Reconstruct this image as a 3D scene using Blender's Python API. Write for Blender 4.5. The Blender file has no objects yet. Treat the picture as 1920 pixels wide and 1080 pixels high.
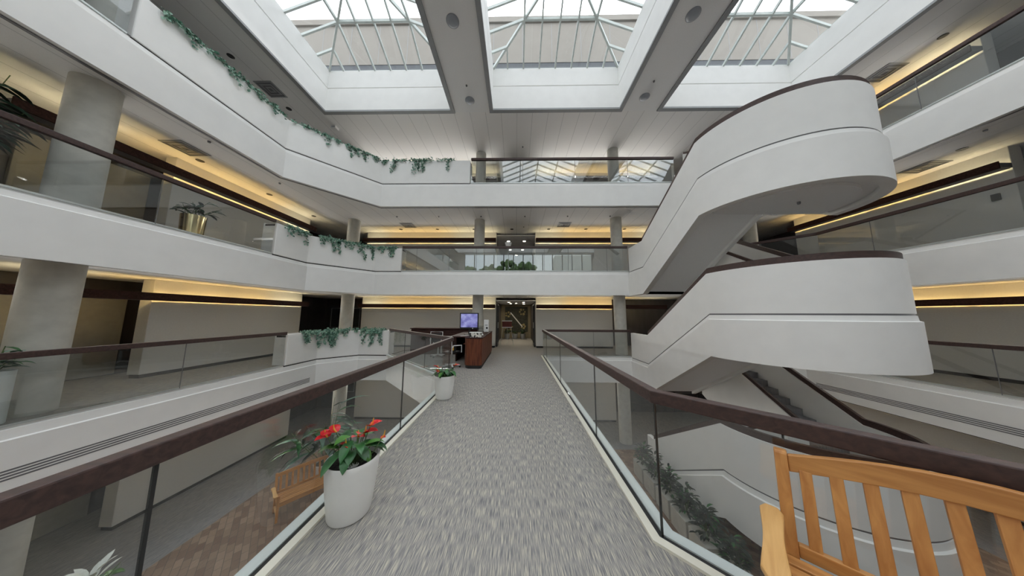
import bpy, bmesh, math, random
from mathutils import Vector, Matrix
from math import sin, cos, pi, radians, atan2, sqrt, atan

sc = bpy.context.scene
COL = sc.collection
random.seed(7)

# ------------------------------------------------------------------ camera, sky, exposure
F_PX, PITCH, YAW, ROLL = 440.0, atan(50 / 440.0), atan(8 / 443.0), 0.0052
cam_d = bpy.data.cameras.new('camera')
cam_d.sensor_width = 36.0
cam_d.lens = 36.0 * F_PX / 1920.0
cam_d.clip_start = 0.05
cam = bpy.data.objects.new('camera', cam_d)
COL.objects.link(cam)
fwd = Vector((-sin(YAW) * cos(PITCH), cos(YAW) * cos(PITCH), sin(PITCH)))
rgt = Vector((cos(YAW), sin(YAW), 0))
upv = rgt.cross(fwd)
rgt, upv = (rgt + ROLL * upv).normalized(), (upv - ROLL * rgt).normalized()
cam.matrix_world = Matrix(((rgt.x, upv.x, -fwd.x, 0), (rgt.y, upv.y, -fwd.y, 0), (rgt.z, upv.z, -fwd.z, 1.65), (0, 0, 0, 1)))
sc.camera = cam

sc.view_settings.view_transform = 'Standard'
sc.view_settings.look = 'None'
sc.view_settings.gamma = 1.0
sc.view_settings.use_curve_mapping = False
sc.view_settings.exposure = 0.28

cy = sc.cycles
cy.max_bounces = 16
cy.diffuse_bounces = 12
cy.glossy_bounces = 4
cy.transparent_max_bounces = 32
cy.caustics_reflective = False
cy.caustics_refractive = False
cy.sample_clamp_indirect = 10.0

world = bpy.data.worlds.new('overcast_sky')
sc.world = world
world.use_nodes = True
wn, wl = world.node_tree.nodes, world.node_tree.links
wn.clear()
wo = wn.new('ShaderNodeOutputWorld')
wb = wn.new('ShaderNodeBackground')
wl.new(wb.outputs[0], wo.inputs[0])
tc = wn.new('ShaderNodeTexCoord')
nz = wn.new('ShaderNodeTexNoise'); nz.inputs['Scale'].default_value = 2.5; nz.inputs['Detail'].default_value = 5
wl.new(tc.outputs['Generated'], nz.inputs['Vector'])
cr = wn.new('ShaderNodeValToRGB')
cr.color_ramp.elements[0].position = 0.35; cr.color_ramp.elements[0].color = (0.80, 0.84, 0.92, 1)
cr.color_ramp.elements[1].position = 0.7; cr.color_ramp.elements[1].color = (1.0, 1.0, 1.0, 1)
wl.new(nz.outputs['Fac'], cr.inputs[0])
# brighter cloud around the hidden sun, high above the far end of the hall
dt = wn.new('ShaderNodeVectorMath'); dt.operation = 'DOT_PRODUCT'
sd = Vector((0.18, 0.62, 0.95)).normalized()
dt.inputs[1].default_value = sd
wl.new(tc.outputs['Generated'], dt.inputs[0])
mx = wn.new('ShaderNodeMath'); mx.operation = 'MAXIMUM'; mx.inputs[1].default_value = 0.0
wl.new(dt.outputs['Value'], mx.inputs[0])
pw = wn.new('ShaderNodeMath'); pw.operation = 'POWER'; pw.inputs[1].default_value = 14.0
wl.new(mx.outputs[0], pw.inputs[0])
ma = wn.new('ShaderNodeMath'); ma.operation = 'MULTIPLY_ADD'; ma.inputs[1].default_value = 2.2; ma.inputs[2].default_value = 1.0
wl.new(pw.outputs[0], ma.inputs[0])
ms = wn.new('ShaderNodeMath'); ms.operation = 'MULTIPLY'; ms.inputs[1].default_value = 2.1   # overall sky strength
wl.new(ma.outputs[0], ms.inputs[0])
wl.new(cr.outputs[0], wb.inputs['Color'])
wl.new(ms.outputs[0], wb.inputs['Strength'])

# ------------------------------------------------------------------ materials
def nodes(name):
    m = bpy.data.materials.new(name); m.use_nodes = True
    nt = m.node_tree
    return m, nt, nt.nodes, nt.links, nt.nodes['Principled BSDF']

def ramp(N, L, src, stops):
    r = N.new('ShaderNodeValToRGB')
    el = r.color_ramp.elements
    while len(el) < len(stops): el.new(0.5)
    for e, (p, c) in zip(el, stops):
        e.position = p; e.color = (*c, 1)
    L.new(src, r.inputs[0])
    return r.outputs[0]

def mat(name, col, rough=0.6, var=0.05, scale=6.0, metal=0.0, bump=0.0, emit=None, estr=0.0, stretch=(1, 1, 1), spec=0.5):
    m, nt, N, L, P = nodes(name)
    t = N.new('ShaderNodeTexCoord'); mp = N.new('ShaderNodeMapping'); mp.inputs['Scale'].default_value = stretch
    L.new(t.outputs['Object'], mp.inputs[0])
    n = N.new('ShaderNodeTexNoise'); n.inputs['Scale'].default_value = scale; n.inputs['Detail'].default_value = 4
    L.new(mp.outputs[0], n.inputs['Vector'])
    lo = tuple(max(0, c * (1 - var)) for c in col); hi = tuple(min(1, c * (1 + var)) for c in col)
    L.new(ramp(N, L, n.outputs['Fac'], [(0.3, lo), (0.7, hi)]), P.inputs['Base Color'])
    P.inputs['Roughness'].default_value = rough; P.inputs['Metallic'].default_value = metal
    P.inputs['Specular IOR Level'].default_value = spec
    if bump:
        b = N.new('ShaderNodeBump'); b.inputs['Strength'].default_value = bump; b.inputs['Distance'].default_value = 0.01
        L.new(n.outputs['Fac'], b.inputs['Height']); L.new(b.outputs[0], P.inputs['Normal'])
    if emit:
        P.inputs['Emission Color'].default_value = (*emit, 1); P.inputs['Emission Strength'].default_value = estr
    return m

def wood(name, dark, light, axis=0, rough=0.35, scale=9.0, spec=0.5):
    m, nt, N, L, P = nodes(name)
    P.inputs['Specular IOR Level'].default_value = spec
    t = N.new('ShaderNodeTexCoord'); mp = N.new('ShaderNodeMapping')
    s = [scale, scale, scale]; s[axis] = scale * 0.09
    mp.inputs['Scale'].default_value = s
    L.new(t.outputs['Object'], mp.inputs[0])
    n = N.new('ShaderNodeTexNoise'); n.inputs['Scale'].default_value = 4.0; n.inputs['Detail'].default_value = 6; n.inputs['Distortion'].default_value = 0.6
    L.new(mp.outputs[0], n.inputs['Vector'])
    L.new(ramp(N, L, n.outputs['Fac'], [(0.32, dark), (0.68, light)]), P.inputs['Base Color'])
    P.inputs['Roughness'].default_value = rough
    return m

def carpet(name, cols, axis=1):
    m, nt, N, L, P = nodes(name)
    g = N.new('ShaderNodeNewGeometry'); mp = N.new('ShaderNodeMapping')
    s = [1, 1, 1]; s[0] = 210 if axis == 1 else 9; s[1] = 9 if axis == 1 else 210
    mp.inputs['Scale'].default_value = s
    L.new(g.outputs['Position'], mp.inputs[0])
    n = N.new('ShaderNodeTexNoise'); n.inputs['Scale'].default_value = 1.0; n.inputs['Detail'].default_value = 2
    L.new(mp.outputs[0], n.inputs['Vector'])
    c = ramp(N, L, n.outputs['Fac'], [(0.30, cols[0]), (0.43, cols[1]), (0.52, cols[2]), (0.62, cols[3])])
    L.new(c, P.inputs['Base Color'])
    P.inputs['Roughness'].default_value = 0.95; P.inputs['Specular IOR Level'].default_value = 0.1
    b = N.new('ShaderNodeBump'); b.inputs['Strength'].default_value = 0.5; b.inputs['Distance'].default_value = 0.006
    L.new(n.outputs['Fac'], b.inputs['Height']); L.new(b.outputs[0], P.inputs['Normal'])
    return m

def planks(name, col, line, step=0.6, axis=0, wid=0.012):
    """painted ceiling boards with thin open joints every STEP metres"""
    m, nt, N, L, P = nodes(name)
    g = N.new('ShaderNodeNewGeometry'); sp = N.new('ShaderNodeSeparateXYZ')
    L.new(g.outputs['Position'], sp.inputs[0])
    d = N.new('ShaderNodeMath'); d.operation = 'DIVIDE'; d.inputs[1].default_value = step
    L.new(sp.outputs[axis], d.inputs[0])
    f = N.new('ShaderNodeMath'); f.operation = 'FRACT'; L.new(d.outputs[0], f.inputs[0])
    lt = N.new('ShaderNodeMath'); lt.operation = 'LESS_THAN'; lt.inputs[1].default_value = wid / step
    L.new(f.outputs[0], lt.inputs[0])
    n = N.new('ShaderNodeTexNoise'); n.inputs['Scale'].default_value = 140; L.new(g.outputs['Position'], n.inputs['Vector'])
    base = ramp(N, L, n.outputs['Fac'], [(0.3, tuple(c * 0.95 for c in col)), (0.7, tuple(c * 1.04 for c in col))])
    mi = N.new('ShaderNodeMix'); mi.data_type = 'RGBA'
    L.new(lt.outputs[0], mi.inputs['Factor']); L.new(base, mi.inputs['A']); mi.inputs['B'].default_value = (*line, 1)
    L.new(mi.outputs['Result'], P.inputs['Base Color']); P.inputs['Roughness'].default_value = 0.9
    return m

def pavers(name):
    m, nt, N, L, P = nodes(name)
    g = N.new('ShaderNodeNewGeometry'); mp = N.new('ShaderNodeMapping'); mp.inputs['Rotation'].default_value = (0, 0, radians(45))
    L.new(g.outputs['Position'], mp.inputs[0])
    b = N.new('ShaderNodeTexBrick'); b.inputs['Scale'].default_value = 1.0
    b.inputs['Brick Width'].default_value = 0.24; b.inputs['Row Height'].default_value = 0.12; b.inputs['Mortar Size'].default_value = 0.005
    b.inputs['Color1'].default_value = (0.16, 0.095, 0.065, 1); b.inputs['Color2'].default_value = (0.30, 0.21, 0.15, 1)
    b.inputs['Mortar'].default_value = (0.12, 0.09, 0.07, 1)
    L.new(mp.outputs[0], b.inputs['Vector'])
    L.new(b.outputs['Color'], P.inputs['Base Color']); P.inputs['Roughness'].default_value = 0.6
    return m

def glass(name, tint, refl, add=0.0):
    """clear pane: tinted see-through plus a mirror share that grows at grazing angles"""
    m, nt, N, L, P = nodes(name)
    N.remove(P)
    out = [n for n in N if n.type == 'OUTPUT_MATERIAL'][0]
    tr = N.new('ShaderNodeBsdfTransparent'); tr.inputs[0].default_value = (*tint, 1)
    gl = N.new('ShaderNodeBsdfGlossy'); gl.inputs['Color'].default_value = (0.95, 0.97, 0.97, 1); gl.inputs['Roughness'].default_value = 0.0
    lw = N.new('ShaderNodeLayerWeight'); lw.inputs['Blend'].default_value = 0.5
    pw5 = N.new('ShaderNodeMath'); pw5.operation = 'POWER'; pw5.inputs[1].default_value = 5.0
    L.new(lw.outputs['Facing'], pw5.inputs[0])
    ad = N.new('ShaderNodeMath'); ad.operation = 'MULTIPLY_ADD'; ad.inputs[1].default_value = refl; ad.inputs[2].default_value = add; ad.use_clamp = True
    L.new(pw5.outputs[0], ad.inputs[0])
    mi = N.new('ShaderNodeMixShader')
    L.new(ad.outputs[0], mi.inputs[0]); L.new(tr.outputs[0], mi.inputs[1]); L.new(gl.outputs[0], mi.inputs[2])
    L.new(mi.outputs[0], out.inputs[0])
    return m

M = {}
M['white'] = mat('painted_white_plaster', (0.85, 0.85, 0.835), 0.75, 0.02, 3)
M['wall'] = mat('off_white_wall_covering', (0.66, 0.65, 0.62), 0.8, 0.03, 30, bump=0.05)
M['ceil'] = planks('ceiling_boards', (0.88, 0.87, 0.86), (0.52, 0.52, 0.52))
M['ceil_plain'] = mat('ceiling_plaster', (0.86, 0.86, 0.86), 0.9, 0.03, 60)
M['trim'] = mat('grey_metal_trim', (0.16, 0.16, 0.17), 0.5, 0.05)
M['trimlight'] = mat('mid_grey_trim', (0.32, 0.33, 0.34), 0.6, 0.04)
M['slot'] = mat('black_slot', (0.02, 0.02, 0.02), 0.7)
M['dark'] = mat('dark_stained_panelling', (0.055, 0.048, 0.047), 0.45, 0.2, 4, stretch=(1, 1, 0.2))
M['darkgrey'] = mat('dark_grey_door_paint', (0.05, 0.05, 0.055), 0.4, 0.1)
M['beige'] = mat('beige_door_veneer', (0.34, 0.32, 0.27), 0.6, 0.06, 8)
M['carpet'] = carpet('striped_grey_carpet', [(0.165, 0.165, 0.17), (0.25, 0.245, 0.245), (0.335, 0.32, 0.30), (0.52, 0.48, 0.40)])
M['carpet_dark'] = carpet('dark_grey_carpet', [(0.17, 0.17, 0.18), (0.22, 0.22, 0.235), (0.27, 0.27, 0.28), (0.33, 0.32, 0.31)])
M['paver'] = pavers('brown_brick_pavers')
M['cream'] = mat('cream_marble_strip', (0.80, 0.77, 0.66), 0.4, 0.04, 5)
M['shoe'] = mat('white_painted_shoe', (0.75, 0.80, 0.79), 0.4, 0.02)
M['glass'] = glass('balustrade_glass', (0.90, 0.915, 0.915), 0.6, 0.055)
M['frontglass'] = glass('front_balustrade_glass', (0.84, 0.86, 0.86), 0.6, 0.13)
M['skyglass'] = glass('skylight_glass', (0.95, 0.97, 0.97), 0.6, 0.04)
M['window'] = glass('window_glass', (0.88, 0.92, 0.92), 0.6, 0.05)
M['rail'] = wood('dark_mahogany_rail', (0.034, 0.018, 0.016), (0.070, 0.036, 0.030), 0, 0.5)
M['maho'] = wood('red_mahogany_veneer', (0.085, 0.026, 0.015), (0.20, 0.062, 0.030), 2, 0.5, 6, 0.25)
M['mahodark'] = wood('dark_mahogany_veneer', (0.026, 0.012, 0.010), (0.058, 0.026, 0.021), 0, 0.6, 6, 0.15)
M['teak'] = wood('oiled_teak', (0.42, 0.17, 0.045), (0.62, 0.30, 0.09), 2, 0.45, 7)
M['teakx'] = wood('oiled_teak_rail', (0.42, 0.18, 0.05), (0.62, 0.31, 0.10), 0, 0.45, 7)
M['teaky'] = wood('oiled_teak_arm', (0.55, 0.29, 0.09), (0.72, 0.43, 0.16), 1, 0.45, 7)
M['concrete'] = mat('smooth_concrete', (0.52, 0.51, 0.46), 0.8, 0.10, 5, bump=0.1)
M['pot'] = mat('white_glazed_plastic', (0.88, 0.87, 0.84), 0.3, 0.02)
M['soil'] = mat('dark_bark_mulch', (0.030, 0.026, 0.023), 0.95, 0.7, 60, bump=1.0)
M['leaf'] = mat('deep_green_leaf', (0.030, 0.125, 0.035), 0.35, 0.5, 9)
M['leaf2'] = mat('bright_green_leaf', (0.075, 0.21, 0.04), 0.35, 0.4, 9)
M['leaf3'] = mat('grey_green_leaf', (0.13, 0.24, 0.18), 0.45, 0.3, 9)
M['ivy1'] = mat('ivy_green', (0.11, 0.245, 0.18), 0.5, 0.4, 20)
M['ivy2'] = mat('ivy_pale_green', (0.27, 0.43, 0.34), 0.5, 0.3, 20)
M['ivy3'] = mat('ivy_dark_green', (0.045, 0.125, 0.085), 0.5, 0.4, 20)
M['blackleaf'] = mat('near_black_leaf', (0.02, 0.032, 0.022), 0.5, 0.5, 12)  # near-black green for the dark plants
M['stem'] = mat('plant_stem', (0.09, 0.15, 0.05), 0.6, 0.3, 20)
M['red'] = mat('scarlet_waxy_spathe', (0.64, 0.012, 0.018), 0.25, 0.2, 12)
M['yellow'] = mat('yellow_spadix', (0.85, 0.45, 0.06), 0.5, 0.2, 30)
M['whitepetal'] = mat('white_petal', (0.75, 0.78, 0.72), 0.5, 0.1, 12)
M['brass'] = mat('polished_brass', (0.75, 0.62, 0.36), 0.15, 0.05, 4, metal=1.0)
M['steel'] = mat('brushed_aluminium', (0.62, 0.66, 0.65), 0.35, 0.04, 20, metal=0.6)
M['sash'] = mat('grey_green_aluminium_bar', (0.58, 0.63, 0.61), 0.5, 0.05)
M['black'] = mat('black_plastic', (0.012, 0.012, 0.013), 0.4)
M['greyplastic'] = mat('grey_plastic', (0.30, 0.31, 0.32), 0.5)
M['domegrey'] = mat('grey_frosted_dome', (0.30, 0.32, 0.35), 0.5)
M['whiteplastic'] = mat('white_plastic', (0.80, 0.80, 0.79), 0.4)
M['paper'] = mat('white_paper', (0.82, 0.81, 0.78), 0.8)
M['ext'] = mat('beige_stucco_panel', (0.30, 0.28, 0.25), 0.85, 0.03, 2)
M['extdark'] = mat('dark_louvre_band', (0.10, 0.11, 0.12), 0.7)
M['tan'] = mat('tan_wall_covering', (0.30, 0.25, 0.16), 0.8, 0.08, 20)
M['olive'] = mat('olive_felt', (0.055, 0.055, 0.042), 0.9, 0.3, 8)
M['gold'] = mat('muted_gold_felt', (0.34, 0.27, 0.12), 0.8, 0.3, 14)
M['redboard'] = mat('dark_red_board', (0.16, 0.03, 0.025), 0.6, 0.1)
M['terracotta'] = mat('terracotta', (0.45, 0.20, 0.10), 0.8, 0.2)
M['tube'] = mat('fluorescent_tube_warm', (0.9, 0.8, 0.6), 0.5, 0.0, emit=(1.0, 0.66, 0.24), estr=20.0)
M['tube2'] = mat('fluorescent_tube_pale', (0.9, 0.85, 0.7), 0.5, 0.0, emit=(1.0, 0.84, 0.50), estr=20.0)
M['lamp'] = mat('lit_lamp_lens', (1, 0.95, 0.85), 0.5, 0.0, emit=(1.0, 0.88, 0.66), estr=45.0)
M['treeleaf'] = mat('tree_leaf_mass', (0.10, 0.16, 0.05), 0.8, 0.6, 3, bump=1.0)

def screen_mat():
    m, nt, N, L, P = nodes('lit_monitor_screen')
    t = N.new('ShaderNodeTexCoord'); n = N.new('ShaderNodeTexNoise'); n.inputs['Scale'].default_value = 5; n.inputs['Detail'].default_value = 6
    L.new(t.outputs['Object'], n.inputs['Vector'])
    c = ramp(N, L, n.outputs['Fac'], [(0.3, (0.10, 0.10, 0.28)), (0.5, (0.20, 0.20, 0.50)), (0.72, (0.42, 0.45, 0.75))])
    P.inputs['Base Color'].default_value = (0.02, 0.02, 0.03, 1); P.inputs['Roughness'].default_value = 0.2
    L.new(c, P.inputs['Emission Color']); P.inputs['Emission Strength'].default_value = 0.75
    return m
M['screen'] = screen_mat()

def speckle_mat():
    m, nt, N, L, P = nodes('black_and_white_print')
    t = N.new('ShaderNodeTexCoord'); n = N.new('ShaderNodeTexNoise'); n.inputs['Scale'].default_value = 16; n.inputs['Detail'].default_value = 3
    L.new(t.outputs['Object'], n.inputs['Vector'])
    L.new(ramp(N, L, n.outputs['Fac'], [(0.47, (0.02, 0.02, 0.02)), (0.5, (0.75, 0.73, 0.66))]), P.inputs['Base Color'])
    return m
M['print'] = speckle_mat()

# ------------------------------------------------------------------ mesh helpers
class MB:
    def __init__(s): s.v, s.f, s.mi, s.cur = [], [], [], 0
    def add(s, vs, fs):
        o = len(s.v); s.v += [tuple(v) for v in vs]
        for f in fs: s.f.append([i + o for i in f]); s.mi.append(s.cur)
        return s
    def box(s, x0, x1, y0, y1, z0, z1):
        v = [(x, y, z) for z in (z0, z1) for y in (y0, y1) for x in (x0, x1)]
        return s.add(v, [(0, 2, 3, 1), (4, 5, 7, 6), (0, 1, 5, 4), (2, 6, 7, 3), (0, 4, 6, 2), (1, 3, 7, 5)])
    def bar(s, a, b, w, h, up=(0, 0, 1)):
        a, b = Vector(a), Vector(b); d = (b - a).normalized(); up = Vector(up)
        x = d.cross(up)
        if x.length < 1e-4: x = d.cross(Vector((1, 0, 0)))
        x.normalize(); y = x.cross(d).normalized()
        v = []
        for p in (a, b):
            for sx, sy in ((-1, -1), (1, -1), (1, 1), (-1, 1)): v.append(p + x * sx * w / 2 + y * sy * h / 2)
        return s.add(v, [(3, 2, 1, 0), (4, 5, 6, 7), (0, 1, 5, 4), (1, 2, 6, 5), (2, 3, 7, 6), (3, 0, 4, 7)])
    def prism(s, poly, z0, z1):
        n = len(poly)
        v = [(x, y, z0) for x, y in poly] + [(x, y, z1) for x, y in poly]
        return s.add(v, [tuple(range(n - 1, -1, -1)), tuple(range(n, 2 * n))] + [(i, (i + 1) % n, n + (i + 1) % n, n + i) for i in range(n)])
    def yz(s, poly, x0, x1):
        n = len(poly)
        v = [(x0, y, z) for y, z in poly] + [(x1, y, z) for y, z in poly]
        return s.add(v, [tuple(range(n - 1, -1, -1)), tuple(range(n, 2 * n))] + [(i, (i + 1) % n, n + (i + 1) % n, n + i) for i in range(n)])
    def flat(s, poly, z, down=False):
        v = [(x, y, z) for x, y in poly]
        r = list(range(len(poly)))
        return s.add(v, [r[::-1] if down else r])
    def tube(s, pts, rad, n=8, cap=True):
        pts = [Vector(p) for p in pts]
        if not isinstance(rad, (list, tuple)): rad = [rad] * len(pts)
        v = []; prev = None
        for i, p in enumerate(pts):
            d = (pts[min(i + 1, len(pts) - 1)] - pts[max(i - 1, 0)]).normalized()
            a = Vector((0, 0, 1)) if abs(d.z) < 0.9 else Vector((1, 0, 0))
            if prev is not None: a = prev
            x = d.cross(a).normalized(); y = d.cross(x).normalized(); prev = -y if False else a
            for k in range(n):
                t = 2 * pi * k / n; v.append(p + (x * cos(t) + y * sin(t)) * rad[i])
        f = [(i * n + k, i * n + (k + 1) % n, (i + 1) * n + (k + 1) % n, (i + 1) * n + k) for i in range(len(pts) - 1) for k in range(n)]
        if cap: f += [tuple(range(n - 1, -1, -1)), tuple(range((len(pts) - 1) * n, len(pts) * n))]
        return s.add(v, f)
    def lathe(s, prof, c=(0, 0, 0), n=32, cap=True):
        v = [(c[0] + r * cos(2 * pi * k / n), c[1] + r * sin(2 * pi * k / n), c[2] + z) for r, z in prof for k in range(n)]
        m = len(prof)
        f = [(i * n + k, i * n + (k + 1) % n, (i + 1) * n + (k + 1) % n, (i + 1) * n + k) for i in range(m - 1) for k in range(n)]
        if cap: f += [tuple(range(n - 1, -1, -1)), tuple(range((m - 1) * n, m * n))]
        return s.add(v, f)
    def sweep(s, path, prof, closed=False):
        """prof: closed list of (offset to the right of travel, height); path: 3-D points; mitred in plan"""
        P = [Vector(p) for p in path]; n = len(P); k = len(prof); v = []
        for i in range(n):
            a = P[i] - P[i - 1] if (i > 0 or closed) else P[i + 1] - P[i]
            b = P[(i + 1) % n] - P[i] if (i < n - 1 or closed) else P[i] - P[i - 1]
            a = Vector((a.x, a.y)).normalized(); b = Vector((b.x, b.y)).normalized()
            na, nb = Vector((a.y, -a.x)), Vector((b.y, -b.x))
            m = na + nb; m = m / max(m.dot(na), 0.3) if m.length > 1e-6 else na
            for o, z in prof: v.append((P[i].x + m.x * o, P[i].y + m.y * o, P[i].z + z))
        f = []
        for i in range(n if closed else n - 1):
            j = (i + 1) % n
            for q in range(k):
                r = (q + 1) % k
                f.append((i * k + q, j * k + q, j * k + r, i * k + r))
        if not closed: f += [tuple(range(k - 1, -1, -1)), tuple(range((n - 1) * k, n * k))]
        return s.add(v, f)
    def build(s, name, mats, parent=None, smooth=False, bevel=0.0, loc=None, fix=True):
        me = bpy.data.meshes.new(name)
        me.from_pydata(s.v, [], s.f)
        if not isinstance(mats, (list, tuple)): mats = [mats]
        for m in mats: me.materials.append(M[m] if isinstance(m, str) else m)
        if len(mats) > 1:
            for p, i in zip(me.polygons, s.mi): p.material_index = i
        me.update()
        if fix:
            bm = bmesh.new(); bm.from_mesh(me); bmesh.ops.recalc_face_normals(bm, faces=bm.faces)
            bm.to_mesh(me); bm.free()
        if smooth:
            for p in me.polygons: p.use_smooth = True
            try: me.set_sharp_from_angle(angle=radians(40))
            except Exception: pass
        o = bpy.data.objects.new(name, me); COL.objects.link(o)
        if parent is not None: o.parent = parent
        if loc is not None: o.location = loc
        if bevel:
            b = o.modifiers.new('bevel', 'BEVEL'); b.width = bevel; b.segments = 2; b.limit_method = 'ANGLE'; b.angle_limit = radians(40)
        return o

def tag(o, label, cat, group=None, kind=None):
    o['label'] = label; o['category'] = cat
    if group: o['group'] = group
    if kind: o['kind'] = kind
    return o
def thing(name, label, cat, loc=(0, 0, 0), rz=0.0, group=None):
    o = bpy.data.objects.new(name, None); COL.objects.link(o)
    o.empty_display_size = 0.1
    o.location = loc; o.rotation_euler = (0, 0, rz)
    return tag(o, label, cat, group)
def struct(o, label=None, cat=None):
    o['kind'] = 'structure'
    if label: o['label'] = label
    if cat: o['category'] = cat
    return o
def copy_tree(o, parent=None):
    c = o.copy(); COL.objects.link(c)
    if parent is not None: c.parent = parent
    for ch in list(o.children): copy_tree(ch, c)
    return c
ORD = ['first', 'second', 'third', 'fourth', 'fifth', 'sixth', 'seventh', 'eighth', 'ninth', 'tenth', 'eleventh', 'twelfth']

# ------------------------------------------------------------------ main dimensions (camera stands at x=0, y=0, eye 1.65 above the bridge)
XL, XR = -7.40, 10.35            # balcony edges, left and right
YB = -10.0                       # far end behind the camera
Z = [-3.46, 0.0, 3.46, 6.92]     # ground, bridge floor, upper floor, top floor
CEIL_TOP = 9.30
WXL, WXR, WY = -9.5, 12.5, 12.0  # faces of the white wall panels
EDGE = {1: (8.80, 9.75, -6.45), 2: (8.00, 9.65, -5.95), 3: (6.83, 8.90, -5.45)}   # y of corner, y of front edge, x where the front edge starts
SX0, SX1, SYA, SYB = 4.65, 7.96, 8.56, 5.76   # stair shaft
def front_x_right(l): return XR - (EDGE[l][2] - XL)

# ------------------------------------------------------------------ floors and ceilings
mb = MB(); mb.box(-14, 17, YB - 0.3, 20, Z[0] - 0.3, Z[0] - 0.004); struct(mb.build('floor_ground', 'carpet_dark'))
mb = MB(); mb.flat([(XL, YB), (XR, YB), (XR, 9.7), (XL, 9.7)], Z[0] + 0.002); struct(mb.build('floor_pavers', 'paver', fix=False))

def floor_polys(l):
    yc, yf, xf = EDGE[l]; xr = front_x_right(l)
    A = [(-14, YB), (XL, YB), (XL, yc), (xf, yf), (xf, 20), (-14, 20)]
    if l == 1:
        A = [(-14, YB), (XL, YB), (XL, yc), (xf, yf), (-5.2, yf), (-5.2, 20), (-14, 20)]
        B = [(-5.2, yf), (-1.66, 6.2), (1.1, 6.2), (1.1, yf), (SX0, yf), (SX0, 20), (-5.2, 20)]
        Cc = [(-1.66, YB), (3.3, YB), (3.3, -0.23), (1.1, 1.97), (1.1, 6.2), (-1.66, 6.2)]
        extra = [B, Cc]
    else:
        extra = [[(xf, yf), (SX0, yf), (SX0, 20), (xf, 20)]] if l == 2 else [[(xf, yf), (6.5, yf), (6.5, 20), (xf, 20)]]
    xs = SX0 if l < 3 else 6.5
    D = [(xs, SYA), (SX1, SYA), (SX1, yf), (xr, yf), (XR, yc), (XR, YB), (17, YB), (17, 20), (xs, 20)]
    return [A] + extra + [D]
for l in (1, 2, 3):
    mb = MB()
    for p in floor_polys(l): mb.flat(p, Z[l])
    struct(mb.build(('', 'floor_bridge', 'floor_upper', 'floor_top')[l], 'carpet' if l == 1 else 'carpet_dark', fix=False))
    mb = MB()
    zc = Z[l] - 0.94
    yc, yf, xf = EDGE[l]; xr = front_x_right(l)
    i = 0.10
    for p in [[(-14, YB), (XL - i, YB), (XL - i, yc), (xf - i, yf + i), (xf - i, 20), (-14, 20)],
              [(xf - i, yf + i), (xr + i, yf + i), (xr + i, 20), (xf - i, 20)],
              [(xr + i, yf + i), (XR + i, yc), (XR + i, YB), (17, YB), (17, 20), (xr + i, 20)]]:
        mb.flat(p, zc, True)
    struct(mb.build(('', 'ceiling_ground', 'ceiling_bridge', 'ceiling_upper')[l], 'ceil', fix=False))

# slab edges: white fascia with a stepped lip under the floor line, grey trim below
FASCIA = [(-0.03, 0.0), (-0.03, -0.045), (0.012, -0.05), (0.022, -0.145), (0.05, -0.158), (0.05, -1.0), (-0.06, -1.0), (-0.06, 0.0)]
TRIM = [(-0.04, -1.0), (-0.04, -0.94), (-0.16, -0.94), (-0.16, -0.985), (-0.09, -0.985), (-0.09, -1.0)]
def edge(l, side):
    yc, yf, xf = EDGE[l]; xr = front_x_right(l); z = Z[l]
    if side == 'left':
        e = [(XL, YB, z), (XL, yc, z), (xf, yf, z)]
        e += [(-5.2, yf, z), (-1.72, 6.24, z)] if l == 1 else [(SX0 + 0.04 if l == 2 else 6.5, yf, z)]
    else:
        e = [(SX1 - 0.05, yf, z), (xr, yf, z), (XR, yc, z), (XR, YB, z)]
    return e
for l in (1, 2, 3):
    for side in ('left', 'right'):
        fa = FASCIA if l > 1 else [(o, {-.145: -.185, -.158: -.20}.get(z, z)) for o, z in FASCIA]
        nm = 'trim_%s_fascia_%s' % (('', 'bridge', 'upper', 'top')[l], side)
        struct(MB().sweep(edge(l, side), fa).build(nm, 'white'))
        struct(MB().sweep(edge(l, side), TRIM).build(nm.replace('fascia', 'soffit'), 'trim'))
struct(MB().sweep([(1.1, 9.75, 0), (SX0 + 0.04, 9.75, 0)], FASCIA).build('trim_bridge_fascia_front', 'white'))
# linear air slots along the lower part of the bridge-floor fascias
for nm, x, sgn in (('trim_slots_left', XL, 1), ('trim_slots_right', XR, -1)):
    mb = MB()
    for k in range(4):
        zz = -0.63 - 0.042 * k
        mb.box(min(x + sgn * 0.045, x + sgn * 0.053), max(x + sgn * 0.045, x + sgn * 0.053), YB, 8.55, zz - 0.011, zz + 0.011)
    struct(mb.build(nm, 'trim'))
# bridge deck edge
DECK = [(0.0, -0.01), (0.10, -0.01), (0.10, -0.62), (0.0, -0.62)]
struct(MB().sweep([(-1.66, YB, 0), (-1.66, 6.2, 0)], DECK and [(-o, z) for o, z in DECK][::-1]).build('trim_deck_edge_left', 'white'))
struct(MB().sweep([(3.3, YB, 0), (3.3, -0.23, 0), (1.1, 1.97, 0), (1.1, 9.75, 0)], DECK).build('trim_deck_edge_right', 'white'))
mb = MB()
mb.flat([(-1.66, YB), (3.3, YB), (3.3, -0.23), (1.1, 1.97), (1.1, 9.75), (-1.66, 9.75)], -0.6, True)
mb.flat([(-1.66, 6.2), (-1.66, 9.75), (-5.2, 9.75)], -0.6, True)
struct(mb.build('ceiling_deck_underside', 'ceil_plain', fix=False))
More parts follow.
